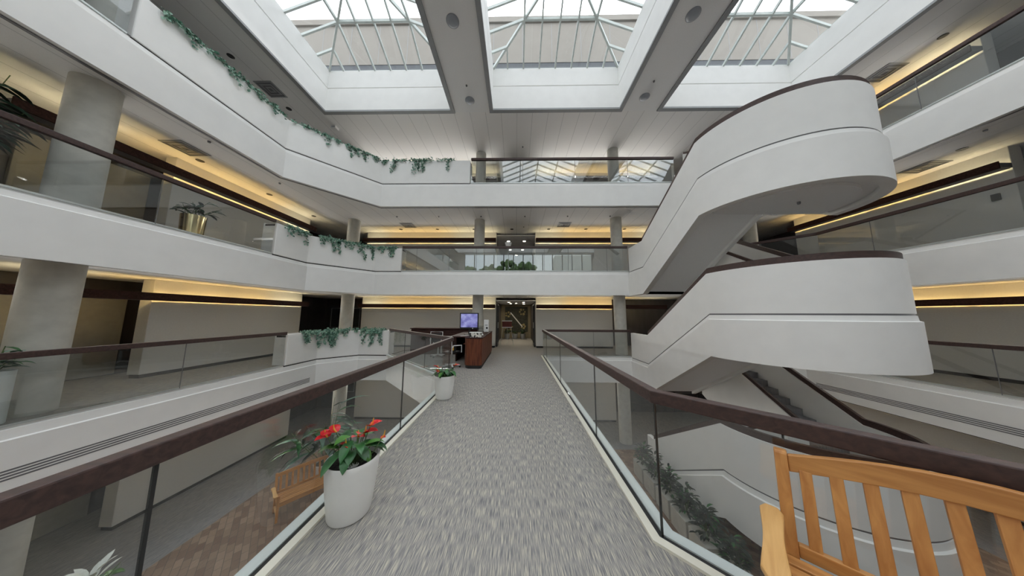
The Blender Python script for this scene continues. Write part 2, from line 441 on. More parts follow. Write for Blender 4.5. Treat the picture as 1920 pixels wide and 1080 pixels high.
# ------------------------------------------------------------------ top ceiling with the three skylight wells
WELLS = [(XL, -2.35), (-1.03, 3.95), (5.25, 10.30)]
WY0, WY1 = -9.2, 8.10
mb = MB()
for p in ([(-14, YB - .3), (WELLS[0][0], YB - .3), (WELLS[0][0], 20), (-14, 20)], [(WELLS[2][1], YB - .3), (17, YB - .3), (17, 20), (WELLS[2][1], 20)],
          [(WELLS[0][0], WY1), (WELLS[2][1], WY1), (WELLS[2][1], 20), (WELLS[0][0], 20)], [(WELLS[0][0], YB - .3), (WELLS[2][1], YB - .3), (WELLS[2][1], WY0), (WELLS[0][0], WY0)]):
    mb.flat(p, CEIL_TOP, True)
struct(mb.build('ceiling_top', 'ceil', fix=False))
mb = MB()
for a, b in ((WELLS[0][1], WELLS[1][0]), (WELLS[1][1], WELLS[2][0])): mb.flat([(a, WY0), (b, WY0), (b, WY1), (a, WY1)], CEIL_TOP, True)
struct(mb.build('ceiling_beams', 'ceil_plain', fix=False))
# roof above the gallery ceilings keeps daylight to the wells
mb = MB()
mb.box(-14, WELLS[0][0] - .02, YB - .3, 20, 10.9, 10.96); mb.box(WELLS[2][1] + .02, 17, YB - .3, 20, 10.9, 10.96)
mb.box(WELLS[0][0] - .02, WELLS[2][1] + .02, WY1 + .02, 20, 10.9, 10.96); mb.box(WELLS[0][0] - .02, WELLS[2][1] + .02, YB - .3, WY0 - .02, 10.9, 10.96)
for a, b in ((WELLS[0][1], WELLS[1][0]), (WELLS[1][1], WELLS[2][0])): mb.box(a + .02, b - .02, WY0, WY1, 10.9, 10.96)
struct(mb.build('ceiling_roof_deck', 'extdark'))
Z_WELL = 11.0
for k, (a, b) in enumerate(WELLS):
    loop = [(a, WY0, 0), (a, WY1, 0), (b, WY1, 0), (b, WY0, 0)]     # travels so that the right-hand side is the inside
    struct(MB().sweep(loop, [(0.0, CEIL_TOP + .02), (0.0, CEIL_TOP - .045), (0.14, CEIL_TOP - .045), (0.14, CEIL_TOP + .02)], True).build('trim_well_%d' % (k + 1), 'trimlight'))
    struct(MB().sweep(loop, [(0.13, CEIL_TOP - .02), (0.13, 10.235), (0.10, 10.24), (0.10, 10.27), (0.13, 10.275), (0.13, Z_WELL), (0.0, Z_WELL), (0.0, CEIL_TOP - .02)], True).build('wall_well_%d' % (k + 1), 'white'))
    # hipped glass roof
    sk = thing('skylight', ('left hipped glass skylight with grey bars, over the ivy balcony', 'middle hipped glass skylight with the brightest sky above it', 'right hipped glass skylight above the curved staircase')[k], 'skylight', ((a + b) / 2, 0, Z_WELL), 0, 'rooftop skylights')
    hw = (b - a) / 2 - 0.07; y0, y1 = WY0 + .07, WY1 - .07; sl = 0.42; hr = hw * sl
    fr = MB(); gz = MB()
    n = 7; st = 2 * hw / (2 * round(hw / .68))
    ridge0, ridge1 = (0, y0 + hw, hr), (0, y1 - hw, hr)
    for sx in (-1, 1):
        y = y1
        for i in range(int((y1 - y0) / st) + 1):
            y = y1 - i * st
            s = min(hw, y1 - y, y - y0)
            if s > 0.05: fr.bar((sx * hw, y, 0), (sx * (hw - s), y, s * sl), .05, .09)
        fr.bar((sx * (hw - 2 * st), y0 + 2 * st, 2 * st * sl), (sx * (hw - 2 * st), y1 - 2 * st, 2 * st * sl), .06, .09)
        fr.bar((sx * hw, y1, 0), (0, y1 - hw, hr), .06, .11); fr.bar((sx * hw, y0, 0), (0, y0 + hw, hr), .06, .11)
        gz.add([(sx * hw, y0, .06), (sx * hw, y1, .06), (0, y1 - hw, hr + .06), (0, y0 + hw, hr + .06)], [(0, 1, 2, 3)])
    for ye, sy in ((y1, -1), (y0, 1)):
        x = -hw + st
        while x < hw - .05:
            s = hw - abs(x)
            fr.bar((x, ye, 0), (x, ye + sy * s, s * sl), .05, .09); x += st
        fr.bar((-(hw - 2 * st), ye + sy * 2 * st, 2 * st * sl), (hw - 2 * st, ye + sy * 2 * st, 2 * st * sl), .06, .09)
        gz.add([(-hw, ye, .06), (hw, ye, .06), (0, ye + sy * hw, hr + .06)], [(0, 1, 2)])
        fr.box(-hw, hw, ye - .03, ye + .03, -.02, .05)
    for sx in (-1, 1): fr.box(sx * hw - .03, sx * hw + .03, y0, y1, -.02, .05)
    fr.bar(ridge0, ridge1, .08, .12)
    fr.build('frame', 'sash', sk); gz.build('glazing', 'skyglass', sk)
# stucco penthouse wall seen beyond the skylights
mb = MB()
mb.box(-16, 20, 11.0, 11.3, 14.9, 17.55)
mb.cur = 1; mb.box(-16, 20, 11.02, 11.3, 10.9, 14.9)
mb.cur = 2; x = -15.2
while x < 20: mb.box(x - .012, x + .012, 10.994, 11.0, 14.95, 17.3); x += 1.55
mb.cur = 0; mb.box(-16, 20, 10.9, 11.3, 17.3, 17.62)
struct(mb.build('wall_penthouse', ['ext', 'extdark', 'trimlight']))

# ------------------------------------------------------------------ gallery walls, one set per storey
def storey_walls(l):
    z0 = Z[l]; zt = Z[l + 1] - .94 if l < 3 else CEIL_TOP
    nm = ('ground', 'bridge', 'upper', 'top')[l]
    mb = MB()
    mb.box(-11.0, -10.9, YB, 13.4, z0, zt); mb.box(-11.0, -1.15, 13.3, 13.4, z0, zt)
    struct(mb.build('wall_%s_dark_left' % nm, 'dark'))
    mb = MB()
    mb.box(1.1, 14.1, 13.3, 13.4, z0, zt); mb.box(14.0, 14.1, YB, 13.4, z0, zt)
    struct(mb.build('wall_%s_dark_right' % nm, 'dark'))
    pan = [('left', (WXL - .32, WXL, 5.95, 10.25)), ('left_rear', (WXL - .32, WXL, YB, 2.7)),
           ('front_left', (-7.95, -1.05, WY, WY + .32)), ('front_right', (1.0, 4.85 if l < 2 else 7.2, WY, WY + .32)),
           ('right', (WXR, WXR + .32, 5.75 if l != 1 else 4.2, 10.4)), ('right_rear', (WXR, WXR + .32, YB, 2.7))]
    for k, (x0, x1, y0, y1) in pan:
        struct(MB().box(x0, x1, y0, y1, z0 + .09, zt).build('wall_%s_%s' % (nm, k), 'wall', bevel=.01))
        struct(MB().box(x0 + .03, x1 - .03, y0 + .03, y1 - .03, z0, z0 + .10).build('baseboard_%s_%s' % (nm, k), 'slot'))
    return pan, z0, zt
PAN = {l: storey_walls(l) for l in (0, 1, 2, 3)}

FILL_W = (4.5, 2.6, 2.3, 8.0)      # added fill light, watts per metre on the four storeys
# cove lights: a dark valance standing off the wall with fluorescent tubes behind it
def cove(a, b, face, z, label, ext=False):
    """a,b: ends along the wall; face: 'L','R','F' wall; z: height of the valance centre"""
    t = thing('cove_light', label, 'cove light', {'L': (WXL, (a + b) / 2, z), 'R': (WXR, (a + b) / 2, z), 'F': ((a + b) / 2, WY, z)}[face], 0, 'cove lights along the gallery walls')
    h = (b - a) / 2
    def bx(m, o0, o1, s0, s1, z0, z1):
        if face == 'L': m.box(o0, o1, s0, s1, z0, z1)
        elif face == 'R': m.box(-o1, -o0, s0, s1, z0, z1)
        else: m.box(s0, s1, -o1, -o0, z0, z1)
        return m
    bx(MB(), .30, .335, -h, h, -.10, .09).build('valance', 'mahodark', t)
    br = MB(); bx(br, .0, .30, -h, -h + .03, -.07, .05); bx(br, .0, .30, h - .03, h, -.07, .05); bx(br, .06, .30, -h, h, -.10, -.085)
    br.build('bracket', 'trim', t)
    cove_fill(a, b, face, z, FILL_W[0 if z < 0 else 1 if z < 3 else 2 if z < 6 else 3] * (.4 if z > 6 and face == 'R' else 1))
    n = max(2, round((b - a) / 1.25)); w = 2 * h / n
    for i in range(n):
        s0 = -h + i * w + .05; s1 = s0 + w - .1
        for zz in (-.03,):
            m = MB()
            if face == 'F': m.tube([(s0, -.14, zz), (s1, -.14, zz)], .014, 6)
            else: m.tube([((.14 if face == 'L' else -.14), s0, zz), ((.14 if face == 'L' else -.14), s1, zz)], .014, 6)
            m.build('tube', 'tube' if (i * 7 + int(abs(z * 3))) % 5 in (0, 2, 3) else 'tube2', t)
def cove_fill(a, b, face, z, watts):  # added fill light in front of the valance, lifts ceilings and fascias
    ld = bpy.data.lights.new('cove_fill', 'AREA'); ld.shape = 'RECTANGLE'; ld.size = b - a; ld.size_y = .10
    ld.energy = watts * (b - a); ld.color = (1.0, .97, .92); ld.spread = radians(100)
    o = bpy.data.objects.new('cove_fill', ld); COL.objects.link(o)
    m = (a + b) / 2
    n = Vector({'L': (1, 0, -.12), 'R': (-1, 0, -.12), 'F': (0, -1, -.12)}[face])
    o.location = {'L': (WXL + .35, m, z + .03), 'R': (WXR - .35, m, z + .03), 'F': (m, WY - .35, z + .03)}[face]
    o.rotation_euler = n.to_track_quat('-Z', 'Y').to_euler()
    if face != 'F': o.rotation_euler = (Matrix((Vector((0, 1, 0)), n.normalized().cross(Vector((0, 1, 0))).normalized() * -1, -n.normalized())).transposed()).to_euler()
    return o
STO = ('ground', 'bridge', 'upper', 'top')
for l in (0, 1, 2, 3):
    zt = PAN[l][2]; zv = zt - (.455 if l != 2 else .50)
    s = ('ground floor', 'bridge floor', 'upper floor', 'top floor')[l]
    if l < 3: cove(3.7, 10.25, 'L', zv, 'dark valance cove light along the left wall of the %s' % s)
    if l in (1, 2): cove(-4.0, 3.3, 'L', zv, 'dark valance cove light beyond the left column on the %s' % s)
    cove(-7.95, -1.05, 'F', zv, 'dark valance cove light left of the passage on the %s' % s)
    cove(1.0, 7.4, 'F', zv, 'dark valance cove light right of the passage on the %s' % s)
    cove(5.75 if l != 1 else 4.2, 10.4, 'R', zv, 'dark valance cove light along the right wall of the %s' % s)

# passages through the front wall
for l in (1, 2, 3):
    z0, zt = Z[l], PAN[l][2]
    mb = MB()
    ye = 16.9 if l == 1 else 18.5
    for x in (-1.15, 1.1): mb.box(x - .06, x + .06, WY + .3, ye, z0, zt)
    struct(mb.build('wall_%s_passage_sides' % STO[l], 'dark'))
    struct(MB().box(-1.2, 1.2, ye, ye + .1, z0, zt).build('wall_%s_passage_end' % STO[l], 'tan' if l == 1 else 'dark'))
    struct(MB().box(-1.1, 1.05, WY + .1, ye, zt - .16, zt - .12).build('ceiling_%s_passage' % STO[l], 'ceil_plain'))

# dark doors and glazed screens in the corners and recesses
dn = 0
def door(x0, x1, y0, y1, z0, z1, m='darkgrey', pane=None, frame='trim'):
    global dn; dn += 1
    d = struct(MB().box(x0, x1, y0, y1, z0, z1).build('door_%d' % dn, m, bevel=.01))
    return d
for l in (0, 1, 2, 3):
    z0 = Z[l]
    # beige leaf in the left recess
    door(-10.9, -10.82, 4.5, 6.35, z0 + .02, z0 + 2.15, 'beige')
    door(14.0 - .08, 14.0, 3.0, 5.0, z0 + .02, z0 + 2.15, 'darkgrey')
    # glazed pairs in the far left corner
    for (x0, x1) in ((-10.6, -9.75), (-9.6, -8.75)):
        d = door(x0, x1, 13.24, 13.3, z0 + .02, z0 + 2.1, 'darkgrey')
        MB().box(x0 + .12, x1 - .12, 13.225, 13.24, z0 + .9, z0 + 1.95).build('pane', 'window', d)
        f = MB()
        for a in (x0 + .1, x1 - .12): f.box(a, a + .02, 13.21, 13.24, z0 + .88, z0 + 1.97)
        for a in (z0 + .88, z0 + 1.95): f.box(x0 + .1, x1 - .1, 13.21, 13.24, a, a + .02)
        f.build('frame', 'trimlight', d)
    for (x0, x1) in ((8.4, 9.5), (9.7, 10.8), (11.0, 12.1)):
        d = door(x0, x1, 13.24, 13.3, z0 + .02, z0 + 2.1, 'darkgrey')
        f = MB()
        for a in (z0 + 1.0, z0 + 1.6): f.box(x0 + .1, x1 - .1, 13.22, 13.24, a, a + .02)
        f.build('rail', 'trimlight', d)
# end wall behind the camera with the glazed top storey
mb = MB()
mb.box(-14, 17, YB - .3, YB, Z[0], 7.2); mb.box(-14, 17, YB - .3, YB, 9.9, 11)
mb.box(-14, -6.6, YB - .3, YB, 7.2, 9.9); mb.box(9.6, 17, YB - .3, YB, 7.2, 9.9)
struct(mb.build('wall_rear', 'wall'))
wr = MB()
for i in range(14):
    x = -6.6 + i * 16.2 / 13; wr.box(x - .05, x + .05, YB - .2, YB - .1, 7.2, 9.9)
for zz in (7.2, 9.35, 9.85): wr.box(-6.6, 9.6, YB - .2, YB - .1, zz - .03, zz + .05)
w1 = struct(wr.build('window_rear', 'trim'))
MB().box(-6.6, 9.6, YB - .16, YB - .14, 7.2, 9.9).build('pane', 'window', w1)
mb = MB(); 
for x0, x1, a in ((-16, -14, 0), (17, 17.3, 0)): mb.box(x0, x1, YB - .3, 20, Z[0], 11)
mb.box(-14, 17, 20, 20.3, Z[0], 11)
struct(mb.build('wall_outer', 'dark'))

# ------------------------------------------------------------------ columns
COLS = [(-8.05, 3.9, 'left edge of the hall, beside the balustrade', .27), (-7.55, 10.4, 'far left corner behind the ivy planter', .25),
        (-1.70, 10.45, 'left of the passage', .24), (4.47, 10.25, 'right of the passage beside the staircase', .24), (10.5, 10.4, 'far right corner behind the staircase', .24)]
cn = 0
for l in (0, 1, 2, 3):
    zt = PAN[l][2]
    for x, y, w, r in COLS:
        o = MB().lathe([(r, 0), (r, zt - Z[l])], (0, 0, 0), 40).build('column', 'concrete', smooth=True, loc=(x, y, Z[l]))
        tag(o, 'round concrete column on the %s, %s' % (('ground floor', 'bridge floor', 'upper floor', 'top floor')[l], w), 'column', 'round concrete columns')

# ------------------------------------------------------------------ staircases
PARAPET = [(0.0, 0.94), (0.0, -0.03), (-0.05, -0.03), (-0.05, -0.062), (0.004, -0.062), (0.014, -0.155), (0.05, -0.17), (0.05, -1.03), (-0.13, -1.03), (-0.13, 0.94)]
INNER = [(0.06, 0.94), (0.06, -1.03), (-0.06, -1.03), (-0.06, 0.94)]
RAILP = [(-0.03, 0.93), (-0.03, 1.075), (-0.10, 1.075), (-0.10, 0.93)]
R_ST = (SX1 - SX0) / 2
def stair(z0, label, y_low, y_high):
    t = thing('staircase', label, 'staircase', (SX0 + R_ST, SYB, z0), 0, 'curved landing staircases')
    ox, oy = SX0 + R_ST, SYB
    arc = [(ox - R_ST * cos(pi * i / 40), oy - R_ST * sin(pi * i / 40), 1.73) for i in range(41)]
    path = [(SX0, y_low, 0), (SX0, SYA, 0)] + arc + [(SX1, SYA, 3.46), (SX1, y_high, 3.46)]
    loc = lambda ps: [(x - ox, y - oy, z) for x, y, z in ps]
    MB().sweep(loc(path), PARAPET).build('parapet', 'white', t, smooth=True)
    MB().sweep(loc(path), [(-.012, -.028), (-.012, -.064), (-.055, -.064), (-.055, -.028)]).build('reveal_shade', 'trim', t, smooth=True)  # dark strip laid in the groove, its shade put in as colour
    MB().sweep(loc(path[1:-1]), RAILP).build('handrail', 'rail', t, smooth=True)
    xa, xb = SX0 + .13, SX0 + 1.42       # lower flight
    xc, xd = SX1 - 1.42, SX1 - .13       # upper flight
    for (x0, x1, ya, yb, za, nm) in ((xa, xb, SYA, SYB, 0.0, 'lower_flight'), (xc, xd, SYB, SYA, 1.73, 'upper_flight')):
        n = 10; dy = (yb - ya) / n; dz = 1.73 / n
        poly = [(ya - oy, za - .95)] if False else []
        pts = [(ya - oy, za - .95)]
        top = []
        for i in range(n):
            top += [(ya + i * dy - oy, za + i * dz + (0 if i else 0)), (ya + i * dy - oy, za + (i + 1) * dz)]
        top += [(yb - oy, za + 1.73)]
        bot = [(yb - oy, za + 1.73 - .95), (ya - oy, za - .95)]
        m = MB(); m.yz(top + bot, x0 - ox, x1 - ox)
        o = m.build(nm, ['carpet_dark', 'ceil_plain'], t)
        for p in o.data.polygons: p.material_index = 0 if p.normal.z > -.3 and abs(p.normal.x) < .5 else 1
    for x, za, zb, ya, yb in ((xb + .06, 0, 1.73, SYA, SYB), (xc - .06, 1.73, 3.46, SYB, SYA)):
        MB().sweep(loc([(x, ya, za), (x, yb, zb)]), INNER).build('inner_parapet', 'white', t)
        MB().sweep(loc([(x, ya, za), (x, yb, zb)]), [(-.03, .94), (-.03, 1.03), (.03, 1.03), (.03, .94)]).build('inner_handrail', 'rail', t)
    MB().sweep(loc([(xb, SYB, 1.73), (xc, SYB, 1.73)]), [(-.06, 1.0), (-.06, -.95), (.06, -.95), (.06, 1.0)]).build('inner_end_wall', 'white', t)
    m = MB()
    r1, r2 = R_ST - .125, R_ST - .32
    hc = lambda r: [(-r * cos(pi * i / 32), -r * sin(pi * i / 32)) for i in range(33)]
    m.prism(hc(r1), 1.73 - .25, 1.73); m.prism(hc(r2), 1.73 - 1.0, 1.73 - .25); m.prism([(a * (r1 / r1), b) for a, b in hc(r1)], 1.73 - .93, 1.73 - .28)
    o = m.build('landing', ['ceil_plain', 'carpet_dark'], t)
    for p in o.data.polygons: p.material_index = 1 if p.normal.z > .7 and p.center.z > 1.7 else 0
    return t
stair(Z[0], 'lowest white curved staircase, below the bridge and behind the bench', 8.9, 9.7)
stair(Z[1], 'middle white curved staircase rising from the bridge floor', 9.75, 9.6)
stair(Z[2], 'topmost white curved staircase rising under the right skylight', 9.6, 8.95)

# ------------------------------------------------------------------ balustrades
def balustrade(label, path, joints, shoe=True, base=None, rail=True, group='glass balustrades', cap=0.012, zrail=1.06, gm='glass'):
    """path: 3-D polyline along the glass; joints: fractions list per segment [metres from the segment start]"""
    o0 = Vector(path[0]); t = thing('balustrade', label, 'balustrade', o0, 0, group)
    P = [Vector(p) - o0 for p in path]
    for s in range(len(P) - 1):
        a, b = P[s], P[s + 1]; d = (b - a); Ls = d.length; d.normalize()
        cuts = [0.0] + list(joints[s]) + [Ls]
        for c0, c1 in zip(cuts[:-1], cuts[1:]):
            p, q = a + d * (c0 + .008), a + d * (c1 - .008)
            MB().bar((p.x, p.y, p.z + .5 * zrail), (q.x, q.y, q.z + .5 * zrail), .012, zrail - .05).build('glass_pane', gm, t)
        for c in joints[s]:
            p = a + d * c
            jw = .0065 if shoe == 'deck' else .005
            MB().box(p.x - jw, p.x + jw, p.y - jw, p.y + jw, p.z, p.z + zrail - .05).build('joint', 'slot' if shoe == 'deck' else 'trim', t)
    if rail:
        MB().sweep(P, [(-.04, zrail - .095), (-.04, zrail), (.04, zrail), (.04, zrail - .095)]).build('handrail', 'rail', t, bevel=.008)
    if shoe == 'deck':
        MB().sweep(P, [(-.034, .0), (-.034, .008), (.0125, .008), (.0125, .0)]).build('gasket', 'slot', t)
        MB().sweep(P, [(.012, -.02), (.012, .018), (.10, .018), (.10, -.02)]).build('outer_shoe', 'shoe', t)
        MB().sweep(P, [(-.030, -.02), (-.030, .02), (-.095, .02), (-.095, -.02)]).build('inner_shoe', 'cream', t)
    elif shoe:
        MB().sweep(P, [(-.025, -.01), (-.025, .02), (.0, .02), (.0, -.01)]).build('shoe', 'steel', t)
    return t
# bridge, left side (travel towards the camera so the atrium is on the right-hand side)
balustrade('glass balustrade with mahogany handrail along the left side of the bridge', [(-1.66, 6.2, 0), (-1.66, YB, 0)], [[.24, 2.65, 5.06, 7.5, 9.9, 12.3]], 'deck')
balustrade('short diagonal glass balustrade from the ivy planter to the bridge', [(-5.2, 9.75, 0), (-1.72, 6.26, 0)], [[1.7, 3.4]], 'deck')
balustrade('glass balustrade with mahogany handrail along the right side of the bridge', [(3.3, YB, 0), (3.3, -.23, 0), (1.1, 1.97, 0), (1.1, 9.75, 0)], [[2.4, 4.8, 7.2], [1.55], [.004, 1.45, 4.05, 6.73]], 'deck')
balustrade('glass balustrade from the bridge to the white stair wall', [(1.14, 9.75, 0), (SX0 - .03, 9.75, 0)], [[2.0]], True)
for l in (1, 2, 3):
    s = ('', 'bridge floor', 'upper floor', 'top floor')[l]
    ye = {1: 7.55, 2: 6.80, 3: 3.75}[l]
    z = Z[l]
    balustrade('glass balustrade along the left edge of the %s' % s, [(XL, YB, z), (XL, ye, z)], [[ye - YB - j for j in (6.9, 4.6, 2.3)]], True)
    yc = EDGE[l][0]
    balustrade('glass balustrade along the right edge of the %s' % s, [(XR, yc, z), (XR, YB, z)], [[1.2, 3.4, 5.7, 8.0]], True)
balustrade('glass balustrade across the front of the upper floor between ivy planter and stair', [(-4.83, 9.65, Z[2]), (SX0 - .02, 9.65, Z[2])], [[.62, 2.0, 3.15, 4.5, 6.0, 7.0, 8.6]], True, gm='frontglass')
balustrade('glass balustrade across the front of the top floor between ivy planter and stair', [(-1.85, 8.90, Z[3]), (6.3, 8.90, Z[3])], [[2.1, 4.2, 6.3]], True, gm='frontglass')
for l in (2, 3):
    yc, yf, xf = EDGE[l]; xr = front_x_right(l); z = Z[l]
    balustrade('glass balustrade on the far right corner of the %s behind the stair' % ('', '', 'upper floor', 'top floor')[l], [(SX1 + .05, yf, z), (xr, yf, z), (XR, yc, z)], [[], []], True)
balustrade('glass balustrade on the far right corner of the bridge floor behind the stair', [(SX1 + .05, 9.75, 0), (front_x_right(1), 9.75, 0), (XR, 8.8, 0)], [[], []], True)

# planter walls carrying the ivy
PLANTER = [(0.02, 0.97), (0.02, -0.015), (-.42, -0.015), (-.42, .97), (-.36, .97), (-.36, .90), (-.06, .90), (-.06, .97)]
PLPATH = {1: [(XL, 7.6, 0), (XL, 8.80, 0), (-6.45, 9.75, 0), (-5.22, 9.75, 0)],
          2: [(XL, 6.85, Z[2]), (XL, 8.0, Z[2]), (-5.95, 9.65, Z[2]), (-4.86, 9.65, Z[2])],
          3: [(XL, 3.8, Z[3]), (XL, 6.83, Z[3]), (-5.45, 8.90, Z[3]), (-1.88, 8.90, Z[3])]}
for l in (1, 2, 3):
    t = thing('planter_wall', 'white corner planter wall on the %s, trailing ivy over its top' % ('', 'bridge floor', 'upper floor', 'top floor')[l], 'planter', PLPATH[l][0], 0, 'white corner planter walls')
    pp = [tuple(Vector(p) - Vector(PLPATH[l][0])) for p in PLPATH[l]]
    MB().sweep(pp, PLANTER).build('trough', 'white', t, bevel=.02)
    MB().sweep(pp, [(.0, -.015), (.0, -.048), (-.028, -.048), (-.028, -.015)]).build('reveal_shade', 'slot', t)  # black strip under the trough deepens the groove's shade by colour
    MB().sweep(pp, [(-.06, .88), (-.06, .93), (-.36, .93), (-.36, .88)]).build('soil', 'soil', t)

def leaf_into(m, p, d, nrm, L, W, fold=.25):
    """small folded leaf: six points, four faces"""
    d = d.normalized(); s = d.cross(nrm)
    if s.length < 1e-3: s = d.cross(Vector((.3, .9, .2)))
    s.normalize(); n2 = s.cross(d)
    m.add([p, p + d * L * .35 + s * W * .5 + n2 * fold * W, p + d * L * .75 + s * W * .38 + n2 * fold * W * .7, p + d * L,
           p + d * L * .75 - s * W * .38 + n2 * fold * W * .7, p + d * L * .35 - s * W * .5 + n2 * fold * W, p + d * L * .45],
          [(0, 1, 6), (1, 2, 6), (2, 3, 6), (3, 4, 6), (4, 5, 6), (5, 0, 6)])
def ivy(label, a, b, nrm, seed, strands=4.0, long=.6, gaps=()):
    """a,b: ends on the top edge of the wall; nrm: outward direction; strands: hanging strands per metre"""
    rnd = random.Random(seed)
    a, b, nrm = Vector(a), Vector(b), Vector(nrm).normalized()
    L = (b - a).length; m = MB(); c0 = (a + b) / 2; along = (b - a).normalized()
    def put(q, sz, down):
        d = Vector((rnd.gauss(0, .7), rnd.gauss(0, .7), -down + rnd.gauss(0, .4))) + nrm * .45
        m.cur = rnd.choice((0, 0, 1, 1, 1, 2))
        leaf_into(m, q, d, nrm + Vector((rnd.gauss(0, .4), rnd.gauss(0, .4), .4)), sz, sz * .8)
    ok = lambda t: not any(g0 < t < g1 for g0, g1 in gaps)
    for i in range(int(L * 240)):                 # fringe on the rim
        t = rnd.random()
        if not ok(t): continue
        r = rnd.uniform(-.20, .07)
        q = a.lerp(b, t) - c0 + nrm * (.02 + r) + Vector((rnd.gauss(0, .01), rnd.gauss(0, .01), .045 + rnd.gauss(0, .03) - max(0, r) * 1.2))
        put(q, rnd.uniform(.05, .095), .35)
    for i in range(int(L * strands * 1.35)):             # hanging strands
        t = rnd.random()
        if not ok(t): continue
        ln = long * rnd.uniform(.15, 1.0) ** 1.25; n = int(ln / .0135)
        p = a.lerp(b, t) - c0; sw = rnd.uniform(-.25, .25); wd = rnd.uniform(.025, .05)
        for j in range(n):
            u = j * ln / n
            q = p + nrm * (.045 + .02 * sin(u * 9 + i)) + along * (sw * u + .02 * sin(u * 14 + i * 2) + rnd.gauss(0, wd * (1.2 - .6 * u / ln))) + Vector((0, 0, .03 - u + rnd.gauss(0, .012))) + nrm * abs(rnd.gauss(0, .02))
            put(q, rnd.uniform(.045, .085), .8)
    o = m.build('ivy', ['ivy1', 'ivy2', 'ivy3'], loc=c0, fix=False)
    tag(o, label, 'ivy', 'trailing ivy on the planter walls')
for l, parts in {3: [((XL, 4.1), (XL, 6.75), (1, 0), 'trailing ivy along the left run of the top planter', 4.0, .34, ()), ((-7.35, 6.9), (-5.6, 8.8), (1, -1), 'trailing ivy over the slanted face of the top planter', 5.0, .45, ((.02, .06), (.5, .56))), ((-5.4, 8.9), (-2.5, 8.9), (0, -1), 'trailing ivy on the front face of the top planter', 4.5, .62, ((.05, .13), (.3, .36), (.68, .74)))],
                 2: [((XL, 7.2), (XL, 7.95), (1, 0), 'short ivy clump at the left end of the upper planter', 6.0, .40, ()), ((-7.3, 8.1), (-6.0, 9.6), (1, -1), 'trailing ivy on the slanted face of the upper planter', 6.0, .62, ((.0, .06),)), ((-5.9, 9.65), (-5.1, 9.65), (0, -1), 'ivy tuft near the glass end of the upper planter', 6.0, .66, ((.45, .52),))],
                 1: [((-7.35, 8.1), (-7.35, 8.8), (1, 0), 'ivy clump on the left end of the bridge floor planter', 8.0, .5, ()), ((-7.3, 8.85), (-6.5, 9.7), (1, -1), 'dense ivy on the slanted face of the bridge floor planter', 9.0, .66, ((.75, .82),)), ((-6.4, 9.75), (-5.45, 9.75), (0, -1), 'dense ivy on the front face of the bridge floor planter', 9.0, .66, ())]}.items():
    for i, (a, b, n, lab, den, lg, gp) in enumerate(parts):
        ivy(lab, (*a, Z[l] + .97), (*b, Z[l] + .97), (*n, 0), l * 10 + i, den, lg, gp)

# ------------------------------------------------------------------ potted anthuriums on the bridge
def big_leaf(m, base, tip_dir, L, W, droop=.5, seg=6):
    """broad tapering leaf with a midrib fold, curving down"""
    d = Vector(tip_dir).normalized(); side = d.cross(Vector((0, 0, 1)))
    if side.length < 1e-3: side = Vector((1, 0, 0))
    side.normalize(); p = Vector(base); rows = []
    for i in range(seg + 1):
        u = i / seg; w = W * .5 * (sin(pi * min(1, u * .92 + .10)) ** .8) * (1 if u < .999 else .02)
        up = side.cross(d).normalized()
        rows.append((p + side * w + up * w * .3, p.copy(), p - side * w + up * w * .3))
        d = (d - Vector((0, 0, droop / seg))).normalized(); p = p + d * (L / seg)
    vs = [q for r in rows for q in r]; fs = []
    for i in range(seg):
        fs += [(i * 3, i * 3 + 1, i * 3 + 4, i * 3 + 3), (i * 3 + 1, i * 3 + 2, i * 3 + 5, i * 3 + 4)]
    m.add(vs, fs)
def anthurium(label, loc, seed, flowers, H=.30, nleaf=22):
    rnd = random.Random(seed)
    t = thing('potted_anthurium', label, 'potted plant', loc, 0, 'potted red anthuriums on the bridge')
    MB().lathe([(.13, 0), (.148, .006), (.158, .03), (.182, .22), (.198, .40), (.202, .435), (.198, .445), (.186, .44), (.183, .38), (.1, .37)], (0, 0, 0), 56).build('pot', 'pot', t, smooth=True)
    MB().lathe([(.001, .36), (.12, .388), (.184, .39), (.184, .36)], (0, 0, 0), 36).build('soil', 'soil', t)
    pl = MB(); pl.cur = 0; st = MB()
    for i in range(nleaf):
        a = i * 2.399 + rnd.uniform(-.3, .3); r = rnd.uniform(0, .08)
        b = Vector((r * cos(a), r * sin(a), .39)); el = rnd.uniform(1.0, 1.45)
        tip = b + Vector((cos(a) * cos(el), sin(a) * cos(el), sin(el))) * rnd.uniform(.09, .19) * H / .30
        st.tube([b, (b + tip) / 2 + Vector((0, 0, .01)), tip], .0035, 5)
        pl.cur = 1 if i % 4 == 0 else 0
        el2 = rnd.uniform(-.2, .8)
        big_leaf(pl, tip, (cos(a) * cos(el2), sin(a) * cos(el2), sin(el2)), rnd.uniform(.13, .19), rnd.uniform(.06, .09), rnd.uniform(.9, 1.7))
    pl.build('leaves', ['leaf', 'leaf2'], t, smooth=True, fix=False)
    for i, (x, y, z, s) in enumerate(flowers):
        st.tube([(x * .3, y * .3, .39), (x * .75, y * .75, z - .10), (x, y, z)], .0035, 5)
        f = MB(); a0 = atan2(y, x) + rnd.uniform(-.5, .5)
        for q in range(2):
            aa = a0 + (q - .5) * 1.6
            big_leaf(f, (x, y, z), (cos(aa), sin(aa), .75 - .3 * q), s * 1.15, s, .5, 5)
        fl = f.build('flower', 'red', t, smooth=True, fix=False)
        MB().tube([(x, y, z), (x + .02 * cos(a0), y + .02 * sin(a0), z + .03), (x + .025 * cos(a0), y + .025 * sin(a0), z + .065)], [.006, .006, .003], 7).build('spadix', 'yellow', fl)
    st.build('stems', 'stem', t)
    return t
